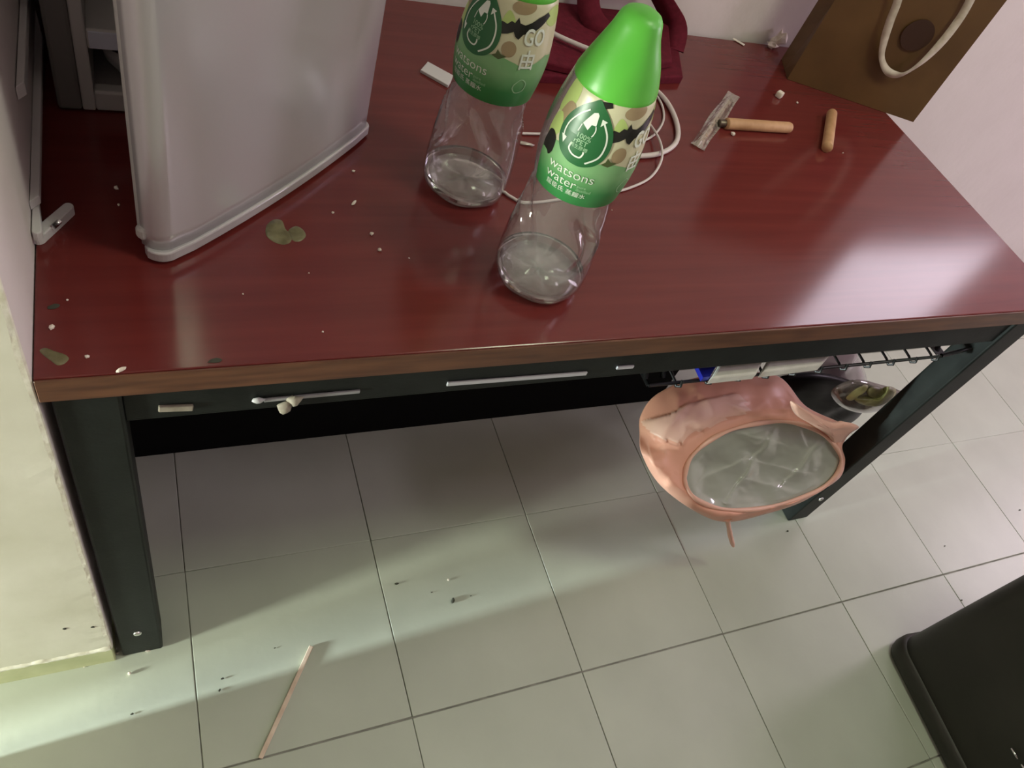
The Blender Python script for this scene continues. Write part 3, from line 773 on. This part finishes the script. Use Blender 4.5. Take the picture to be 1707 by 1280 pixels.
obj('stick', tube(bmesh.new(), [Vector((a_.x, a_.y, TZ + .0058)) + dv * L * .04, Vector((a_.x, a_.y, TZ + .0058)) + dv * L * .80], .0045, 10), M['stick'], wr, True)

# ------------------------------------------------------------------ clip on the table's left edge
cl = thing('plastic_clip', 'open white plastic clip at the table edge by the side wall', 'clip', (.012, .19, TZ))
def arm(p, q, w0, w1, h, z):
    d = (q - p); L = d.length; d.normalize(); s_ = Vector((d.y, -d.x, 0))
    ol = []
    for k in range(9): an = PI / 2 + PI * k / 8; ol.append(p + d * math.cos(an) * w0 + s_ * -math.sin(an) * w0)
    for k in range(9): an = -PI / 2 + PI * k / 8; ol.append(q + d * math.cos(an) * w1 + s_ * -math.sin(an) * w1)
    return prism(bmesh.new(), [(v.x, v.y) for v in ol], z, z + h, .0012)
obj('clip_arm', arm(at_z(63, 392, TZ + .008), at_z(114, 347, TZ + .008), .0062, .0052, .011, TZ + .0005), M['white_plastic'], cl)
obj('clip_arm', arm(at_z(62, 388, TZ + .02), at_z(60, 336, TZ + .02), .0045, .0028, .011, TZ + .0125), M['white_plastic'], cl)
obj('clip_spring', tube(bmesh.new(), [at_z(88, 379, TZ + .012), at_z(99, 369, TZ + .012)], .0028, 8), M['chrome'], cl, True)

# ------------------------------------------------------------------ residue, crumbs, grit
def stain(pxs, label, h):
    g = bmesh.new()
    for px in pxs:
        poly = catmull([at_z(u, v, TZ) for u, v in px], 4, True); c = sum(poly, Vector()) / len(poly); c.z = TZ
        rings = []
        for s_, z in ((1, .0002), (.88, h * .7), (.6, h), (.25, h * .9)):
            rings.append([g.verts.new(c + (p - c) * s_ + Vector((0, 0, z + .0003 * mnoise.noise(p * 200)))) for p in poly])
        m = len(poly)
        for A_, B_ in zip(rings, rings[1:]):
            for k in range(m): g.faces.new((A_[k], A_[(k + 1) % m], B_[(k + 1) % m], B_[k]))
        g.faces.new(rings[-1])
    bmesh.ops.recalc_face_normals(g, faces=g.faces[:])
    tag(obj('residue', g, M['goo'], None, True), label, 'stain')
stain([[(445, 375), (457, 366), (470, 368), (476, 382), (486, 392), (484, 404), (470, 408), (452, 401), (443, 390)], [(480, 386), (492, 377), (504, 382), (510, 393), (501, 402), (488, 401)]], 'olive dried residue blob in front of the fridge door', .0016)
stain([[(66, 584), (76, 580), (90, 585), (108, 591), (115, 598), (108, 606), (96, 609), (84, 601), (72, 592)]], 'olive dried residue smear at the front table corner by the wall', .0014)
CRUMB = ['white crumb in the dark gap beside the fridge door, larger of the two', 'white crumb in the dark gap beside the fridge door, smaller of the two', 'white crumb below the black foot of the fridge', 'pale small crumb nearest the elongated grain by the fridge',
         'round white crumb right of the olive residue, upper of a pair', 'round white crumb right of the olive residue, lower of a pair', 'white crumb near the side wall above the corner smear', 'small white crumb just right of the corner smear',
         'round white crumb under the peg with the metal tip', 'small white crumb near the middle of the front edge', 'tiny grey crumb next to the white cube-like crumb']
for k, (u, v, s_, el) in enumerate([(194, 313, 2.6, 1), (198, 341, 1.6, 1), (589, 285, 2.2, 1), (555, 354, 1.8, 1), (620, 389, 3.0, 1), (633, 416, 2.6, 1), (86, 545, 3.0, 1), (145, 594, 1.8, 1.3),
                                  (1222, 223, 4.0, 1), (538, 553, 1.2, 1), (1329, 171, 2.6, 1), (112, 500, 1.3, 1), (682, 430, 1.0, 1), (515, 455, 1.0, 1), (405, 490, 0.9, 1), (1020, 350, .9, 1), (1405, 255, 1.5, 1)]):
    p = at_z(u, v, TZ + s_ * .0007)
    tag(obj('crumb', blob(bmesh.new(), p, s_ * .001 * el, s_ * .001, s_ * .0008, 1, .5, k), M['crumb']), CRUMB[k] if k < len(CRUMB) else 'very faint tiny crumb on the dark red table top', 'crumb', 'crumbs on the table top')
def one(u, v, a, b, c, rz, label, m='crumb', name='crumb', z=TZ):
    p = at_z(u, v, z + c * .8); tag(obj(name, blob(bmesh.new(), p, a, b, c, 2, .35, u * .1, rz), M[m]), label, 'crumb' if name == 'crumb' else 'grit')
one(590, 338, .0055, .0018, .0016, .9, 'elongated white crumb between the fridge door and the rear bottle')
one(202, 616, .0050, .0022, .0020, .5, 'yellowish white grain at the front table edge above the leg')
one(89, 511, .006, .003, .0006, .4, 'faint pale smear of dust near the side wall', 'grit', 'dust_smear')
one(359, 601, .007, .003, .0006, .1, 'faint pale smear at the front edge of the table top', 'grit', 'dust_smear')
p = at_z(1297, 162, TZ); g = bmesh.new(); bx(g, -.0065, .0065, -.006, .006, .0003, .012, .002); g.transform(Matrix.Translation(p) @ Matrix.Rotation(.5, 4, 'Z'))
tag(obj('crumb', g, M['crumb'], None, True), 'white cube-like crumb in front of the brown paper bag', 'crumb')
for k, (u, v, s_) in enumerate([(247, 1083, 4.0), (216, 1122, 3.0), (96, 1102, 4.0), (8, 1121, 3.5), (196, 1088, 2.5), (172, 1090, 1.4), (140, 1112, 1.2), (747, 966, 2.2), (172, 1083, 1.5)]):
    p = at_z(u, v, s_ * .0008)
    tag(obj('plaster_chip', blob(bmesh.new(), p, s_ * .001, s_ * .001, s_ * .0008, 1, .6, k), M['crumb']), 'small white plaster chip on the pale floor tiles', 'chip', 'plaster chips on the floor')
for k, (u, v, s_, rz) in enumerate([(371, 1131, 2.2, 0), (366, 1150, 2.2, 1), (661, 973, 3.2, 0), (755, 1001, 4.5, 1), (720, 987, 1.8, 0), (1313, 885, 2.6, 0), (458, 1080, 1.4, 0), (785, 993, 1.3, 0), (1603, 1000, 2.2, 0), (1575, 910, 1.8, 0), (220, 1190, 2.0, 0), (1700, 850, 2.4, 0)]):
    p = at_z(u, v, s_ * .0005)
    tag(obj('grit', blob(bmesh.new(), p, s_ * .0014, s_ * .0008, s_ * .0006, 1, .5, k, rz), M['grit']), 'dark speck of grit on the pale floor tiles', 'grit', 'specks of grit on the floor')
a_, b_ = at_z(519, 1077, .0028), at_z(434, 1264, .0028); g = bmesh.new(); d = b_ - a_
bx(g, 0, d.length, -.0036, .0036, -.0024, .0024, .001, 2); g.transform(Matrix.Translation(a_) @ Matrix.Rotation(math.atan2(d.y, d.x), 4, 'Z'))
tag(obj('wooden_stick', g, M['stick']), 'thin pale wooden chopstick lying on the floor tiles', 'stick')

# ------------------------------------------------------------------ wire basket under the table
bk = thing('wire_basket', 'black wire basket hung under the table top', 'basket', (1.04, .2, .614))
BX0, BX1, BY0, BY1, BZ = .735, 1.345, .021, .36, .614
def wire(pts, r=.0026, name='wire'): return obj(name, tube(bmesh.new(), pts, r, 6), M['wire'], bk, True)
wire([(BX0, BY0, BZ), (BX1, BY0, BZ)], .0030, 'frame_wire'); wire([(BX0, BY1, BZ), (BX1, BY1, BZ)], .0030, 'frame_wire')
wire([(BX0, BY0, BZ), (BX0, BY1, BZ)], .0035, 'frame_wire')
wire([(BX0 - .0, .064, BZ - .004), (BX1, .064, BZ - .004)], .0022, 'cross_wire'); wire([(BX0, .20, BZ - .004), (BX1, .20, BZ - .004)], .0022, 'cross_wire')
kx = BX1 - .0135
k = 0
while kx > BX0 + .01:
    wire([(kx + .004, BY0 - .001, BZ + .006), (kx + .002, BY0 - .006, BZ - .002), (kx, BY0 - .001, BZ - .008), (kx - .0005, BY0 + .008, BZ - .0035), (kx, .064, BZ - .001), (kx, .20, BZ - .001), (kx, BY1, BZ - .001)], .0024, 'grid_wire')
    kx -= .0545
for x in (BX0, BX0 + .03, BX1):
    wire([(x, BY0 + .012, BZ), (x, .06, BZ + .045), (x, .075, .712)], .0045, 'hanger_wire')
g = bmesh.new(); bx(g, BX1 - .008, BX1 + .014, BY0 + .004, .13, BZ - .001, BZ + .002, .0008); o = obj('side_plate', g, mat('grey_plate', (.22, .22, .23), .35, .3), bk); o['label'] = 'grey metal end plate'
wire([(BX1, BY0, BZ + .002), (BX1 + .05, BY0 + .004, BZ + .004), (BX1 + .085, .03, BZ + .004)], .004, 'frame_wire')

def flatpack(name, px, z0, z1, m, label, cat, bev=.003):
    pl = [at_z(u, v, z1) for u, v in px]; g = prism(bmesh.new(), [(p.x, p.y) for p in pl], z0, z1, bev)
    return tag(obj(name, g, M[m]), label, cat)
flatpack('paper_packet', [(1186, 630), (1212, 585), (1284, 577), (1262, 622)], BZ + .009, BZ + .023, 'paper_white', 'white paper packet lying in the wire basket next to the blue packet', 'packet')
flatpack('paper_packet', [(1272, 619), (1293, 580), (1403, 570), (1371, 607)], BZ + .009, BZ + .024, 'paper_white', 'cream paper packet in the wire basket, farther from the blue packet', 'packet')
flatpack('blue_packet', [(1155, 594), (1206, 590), (1184, 628), (1172, 630)], BZ + .009, BZ + .017, 'blue', 'deep blue packet corner showing in the wire basket', 'packet', .001)

# ------------------------------------------------------------------ bags hanging below the basket
def pillow(px, y0, thick, amp, seed, rings=7, n=4, sc=18.0):
    """outline laid in a vertical plane at its own depth, inflated to both sides, crumpled"""
    poly = catmull([at_y(u, v, y0) for u, v in px], n, True); m = len(poly); c = sum(poly, Vector()) / m
    bm = bmesh.new(); edge = [bm.verts.new(p) for p in poly]
    for sgn in (-1, 1):
        prev = edge
        for k in range(1, rings + 1):
            s_ = 1 - k / (rings + .6); bul = math.sqrt(max(0, 1 - s_ * s_)) * thick
            cur = []
            for p in poly:
                q = c + (p - c) * s_; q = q + Vector((0, sgn * bul, 0))
                q += mnoise.noise_vector(q * sc + Vector((seed, 0, 0))) * amp * min(1, k / 2)
                cur.append(bm.verts.new(q))
            for i in range(m): bm.faces.new((prev[i], prev[(i + 1) % m], cur[(i + 1) % m], cur[i]))
            prev = cur
        bm.faces.new(prev)
    bmesh.ops.recalc_face_normals(bm, faces=bm.faces[:])
    return bm
def lerp(a, b, t): return a + (b - a) * t
tag(obj('plastic_bag', pillow([(1300, 600), (1340, 575), (1400, 566), (1428, 576), (1437, 605), (1446, 636), (1440, 652), (1390, 640), (1330, 650), (1290, 640)], .235, .032, .008, 3), M['mauve_bag'], None, True),
    'mauve translucent plastic bag sagging through the wire basket', 'bag')
tag(obj('black_bag', pillow([(1285, 636), (1330, 622), (1372, 622), (1418, 634), (1440, 646), (1446, 668), (1436, 690), (1420, 704), (1404, 708), (1370, 700), (1335, 690), (1300, 672)], .172, .018, .005, 5), M['black_bag'], None, True),
    'glossy black plastic bag hanging behind the salmon bag', 'bag')
vg = thing('vegetable_pack', 'yellow-green vegetable in smoky clear wrap beside the black bag', 'vegetable pack', at_y(1450, 660, .085))
obj('wrap', pillow([(1385, 655), (1400, 640), (1430, 632), (1465, 640), (1500, 651), (1516, 664), (1505, 680), (1470, 684), (1430, 688), (1400, 676)], .092, .013, .004, 9, 5, 4, 30), M['clear_wrap'], vg, True)
obj('vegetable', pillow([(1408, 662), (1422, 648), (1444, 641), (1446, 648), (1430, 654), (1422, 664), (1414, 668)], .085, .007, .002, 11, 4, 4, 40), M['veg'], vg, True)
obj('vegetable', pillow([(1424, 664), (1445, 662), (1462, 662), (1476, 652), (1481, 644), (1493, 648), (1492, 658), (1481, 669), (1462, 677), (1444, 676), (1430, 671)], .080, .008, .002, 12, 4, 4, 40), M['veg'], vg, True)
obj('vegetable', pillow([(1444, 650), (1456, 644), (1472, 648), (1474, 656), (1462, 662), (1447, 661)], .083, .007, .002, 13, 4, 4, 40), M['veg_dark'], vg, True)

# salmon bag with a gathered round mouth, its lining showing
RIN = [(1141, 796), (1150, 765), (1179, 737), (1215, 718), (1262, 706), (1308, 703), (1346, 711), (1380, 731), (1399, 755), (1401, 775), (1390, 795), (1360, 819), (1308, 838), (1256, 849), (1205, 848), (1166, 835), (1147, 816)]
ROUT = [(1070, 757), (1066, 722), (1069, 690), (1098, 655), (1170, 628), (1290, 624), (1345, 678), (1412, 712), (1404, 744), (1409, 768), (1401, 795), (1372, 816), (1334, 838), (1283, 855), (1212, 870), (1158, 852), (1100, 808)]
def ydep(v): return lerp(.055, -.055, (v - 700) / 155.0)
NR = 10
rin = catmull([at_y(u, v, ydep(v)) for u, v in RIN], NR, True)
def out_y(i, u, v):
    return ydep(v) + (.035 if v < 735 and u < 1330 else .012)
ro = [at_y(u, v, max(.028 if v < 640 else -9, out_y(i, u, v))) for i, (u, v) in enumerate(ROUT)]
rout = catmull(ro, NR, True); m = len(rin)
pin_ = catmull([(u, v, 0) for u, v in RIN], NR, True); pout_ = catmull([(u, v, 0) for u, v in ROUT], NR, True)
pk = thing('salmon_bag', 'salmon pink plastic bag hung from the wire basket with its mouth open', 'bag', sum(rin, Vector()) / m)
cin = sum(rin, Vector()) / m
vdir = (cin - Vector(CAM)).normalized()
FLAP = [(1066, 704), (1118, 692), (1150, 676), (1226, 655), (1250, 686), (1200, 704), (1160, 722), (1138, 742), (1095, 730)]
def inside(poly, u, v):
    c = False; j = len(poly) - 1
    for i in range(len(poly)):
        (x0, y0), (x1, y1) = poly[i], poly[j]
        if (y0 > v) != (y1 > v) and u < (x1 - x0) * (v - y0) / (y1 - y0) + x0: c = not c
        j = i
    return c
CREASE = [((1165, 640), (1146, 690), .004, 9), ((1287, 640), (1312, 690), .006, 9), ((1097, 765), (1140, 738), .004, 10), ((1112, 808), (1142, 770), .004, 9), ((1075, 760), (1110, 742), .003, 9),
          ((1100, 790), (1085, 745), .003, 8), ((1150, 728), (1195, 703), -.006, 5), ((1195, 703), (1245, 690), -.006, 5), ((1245, 690), (1318, 688), -.006, 5), ((1108, 760), (1150, 728), -.004, 5),
          ((1230, 640), (1245, 675), .003, 12), ((1110, 660), (1128, 640), -.005, 4), ((1330, 690), (1385, 722), .005, 7), ((1345, 684), (1396, 712), .004, 6)]
def creasez(u, v, L=None):
    z = 0
    for (a0, a1), (b0, b1), amp, wid in (L or CREASE):
        dx, dy = b0 - a0, b1 - a1; L2 = dx * dx + dy * dy
        t = max(0, min(1, ((u - a0) * dx + (v - a1) * dy) / L2)); ex, ey = u - a0 - t * dx, v - a1 - t * dy
        d = math.hypot(ex, ey); sgn = 1 if dx * ey - dy * ex > 0 else -1
        z += amp * math.exp(-d / wid) * (1 if sgn > 0 else .15)
    return z
bm = bmesh.new(); rings = []
def ringof(f): return [bm.verts.new(f(i)) for i in range(m)]
NF = 30
for k in range(NF + 1):
    t = k / NF
    def f(i):
        p = rin[i].lerp(rout[i], t); w_ = (rout[i] - rin[i]).length
        q2 = pin_[i].lerp(pout_[i], t)
        edge = min(1, 4 * t) * min(1, 4 * (1 - t)); sc_ = min(1, w_ / .05)
        p = p - vdir * (math.sin(PI * t) * min(.022, w_ * .30))
        nz = mnoise.noise_vector(p * 22 + Vector((4, 0, 0))) * .0045 * sc_ * edge
        rg = 1 - 2 * abs(mnoise.noise(p * 17 + Vector((9, 2, 5)))); nz = nz - vdir * (.0065 * rg * rg * sc_ * edge)
        fl_ = .013 if inside(FLAP, q2.x, q2.y) else 0
        return p + nz - vdir * ((creasez(q2.x, q2.y) * sc_ + fl_) * edge)
    rings.append(ringof(f))
cb = cin + vdir * .10; cb.y = max(cb.y, .10); cb.z = max(cb.z, .16)
for k in range(1, 7):
    t = k / 6
    def f2(i):
        q = rout[i].lerp(cb, t ** 1.5 * .92) + vdir * (.085 * math.sin(PI / 2 * t)) * (1 - .3 * t)
        q += mnoise.noise_vector(q * 16) * .006
        q.z = max(q.z, .04)
        return q
    rings.append(ringof(f2))
for k, (A_, B_) in enumerate(zip(rings, rings[1:])):
    for i in range(m):
        fc = bm.faces.new((A_[i], A_[(i + 1) % m], B_[(i + 1) % m], B_[i]))
        if k < NF:
            q2 = pin_[i].lerp(pout_[i], (k + .5) / NF)
            if inside(FLAP, q2.x, q2.y): fc.material_index = 1
bm.faces.new(rings[-1])
bmesh.ops.recalc_face_normals(bm, faces=bm.faces[:])
sk_ = obj('bag_skin', bm, M['pink_bag'], pk, True); sk_.data.materials.append(film('pale_salmon_flap', (.85, .6, .5), .38, .96, (.90, .60, .48), .55, trans=.2))
hem = tube(bmesh.new(), [p - vdir * .003 for p in rin], [.0042 + .0010 * math.sin(i * .35) for i in range(m)], 8, True)
obj('mouth_hem', hem, M['pink_hem'], pk, True)
# twisted tail at the bottom
tp = [at_y(1212, 862, -.052), at_y(1214, 874, -.056), at_y(1217, 890, -.058), at_y(1222, 910, -.060)]
tl = tube(bmesh.new(), catmull(tp, 6), [.010, .0085, .0072, .006, .0055, .005, .0047, .0045, .0045, .0045, .0047, .005, .0052, .0052, .005, .005, .0046, .0040, .003], 8)
for v in tl.verts: v.co += mnoise.noise_vector(v.co * 120) * .0012
obj('twisted_tail', tl, M['pink_hem'], pk, True)
# gathered corner pulled towards the table leg
obj('bag_handle', pillow([(1318, 668), (1345, 684), (1385, 704), (1415, 704), (1432, 712), (1418, 722), (1402, 740), (1394, 748), (1380, 726), (1350, 706), (1325, 690)], .030, .007, .003, 21, 5, 4, 60), M['pink_hem'], pk, True)
# grey lining inside the mouth
g = bmesh.new(); K = 54; rows = []
FOLDS = [((1210, 838), (1300, 700), .016, 13), ((1250, 800), (1330, 820), .006, 9), ((1170, 800), (1230, 770), .008, 8), ((1310, 800), (1370, 735), .012, 14), ((1230, 720), (1290, 735), .008, 8), ((1255, 770), (1340, 785), .006, 8), ((1330, 712), (1345, 735), .009, 6), ((1290, 708), (1270, 730), .008, 6)]
def foldz(u, v):
    z = 0
    for (a0, a1), (b0, b1), amp, wid in FOLDS:
        dx, dy = b0 - a0, b1 - a1; L2 = dx * dx + dy * dy
        t = max(0, min(1, ((u - a0) * dx + (v - a1) * dy) / L2)); ex, ey = u - a0 - t * dx, v - a1 - t * dy
        d = math.hypot(ex, ey); sgn = 1 if dx * ey - dy * ex > 0 else -1
        z += amp * math.exp(-d / wid) * (.62 + .38 * math.tanh(sgn * d / 4.0))
    return z
rp = catmull([(u, v, 0) for u, v in RIN], NR, True); cu_, cv_ = 1275, 780
for k in range(K + 1):
    s_ = 1 - k / K; row = []
    for i in range(m):
        u, v = cu_ + (rp[i].x - cu_) * s_, cv_ + (rp[i].y - cv_) * s_
        base = at_y(u, v, ydep(v))
        sink = .004 + .035 * (1 - s_ ** 2)
        kk = min(1, k / 8)
        p = base + vdir * (sink - foldz(u, v) * kk * 1.05) + mnoise.noise_vector(Vector((u * .025, v * .025, 3))) * .007 * kk + mnoise.noise_vector(Vector((u * .09, v * .09, 7))) * .0007 * kk
        row.append(g.verts.new(p))
    rows.append(row)
    if k == K: break
for A_, B_ in zip(rows[:-1], rows[1:-1]):
    for i in range(m): g.faces.new((A_[i], A_[(i + 1) % m], B_[(i + 1) % m], B_[i]))
g.faces.new(rows[-2]); bmesh.ops.delete(g, geom=rows[-1], context='VERTS')
bmesh.ops.recalc_face_normals(g, faces=g.faces[:])
o = obj('lining', g, M['grey_liner'], pk, True); o['label'] = 'shiny grey crumpled lining in the mouth'

# ------------------------------------------------------------------ dark upright case, lower right
cs_ = thing('upright_case', 'tall dark upright case standing on the floor in front of the table', 'case', (1.80, -.65, 0))
def rrect(x0, x1, y0, y1, r, n=8):
    pts = []
    for cx, cy, a in ((x1 - r, y1 - r, 0), (x0 + r, y1 - r, PI / 2), (x0 + r, y0 + r, PI), (x1 - r, y0 + r, 1.5 * PI)):
        for k in range(n + 1): pts.append((cx + r * math.cos(a + PI / 2 * k / n), cy + r * math.sin(a + PI / 2 * k / n)))
    return pts
mS = Matrix.Translation((1.492, -.306, 0)) @ Matrix.Rotation(-.09, 4, 'Z')
CW, CDp, CH = .42, .66, .80
def loftrr(levels, n=8):
    g = bmesh.new(); rr_ = []
    for (ins, z, r) in levels: rr_.append([g.verts.new((x, y, z)) for x, y in rrect(ins, CW - ins, -CDp + ins, -ins, r, n)])
    L_ = len(rr_[0])
    for A_, B_ in zip(rr_, rr_[1:]):
        for k in range(L_): g.faces.new((A_[k], A_[(k + 1) % L_], B_[(k + 1) % L_], B_[k]))
    g.faces.new(rr_[0][::-1]); g.faces.new(rr_[-1]); bmesh.ops.recalc_face_normals(g, faces=g.faces[:]); g.transform(mS); return g
cb_ = obj('case_body', loftrr([(.030, .016, .03), (.014, .022, .035), (.008, .04, .04), (.007, .20, .04), (.006, .45, .04), (.007, .70, .04), (.012, CH - .03, .04), (.024, CH - .010, .04), (.045, CH, .04)]), M['case'], cs_, True)
obj('base_guard', loftrr([(.012, .0, .035), (.003, .006, .04), (.0, .018, .042), (.0, .040, .042), (.004, .047, .040), (.010, .049, .036)]), M['case'], cs_, True)
hd = bmesh.new(); tube(hd, [(.13, -.24, CH - .01), (.13, -.24, CH + .035), (.13, -.42, CH + .035), (.13, -.42, CH - .01)], .009, 8); hd.transform(mS); obj('carry_handle', hd, M['case'], cs_, True)
for (u0, v0, u1, v1) in ((1686, 1247, 1697, 1265), (1703, 1274, 1712, 1288)):
    q0, q1 = at_plane(u0, v0, (1.4755, -.505, 0), (1, -.09, 0)), at_plane(u1, v1, (1.4755, -.505, 0), (1, -.09, 0))
    o = obj('metal_trim', tube(bmesh.new(), [q0, q1], .0022, 8), M['chrome'], cs_, True); o['label'] = 'bright metal trim'
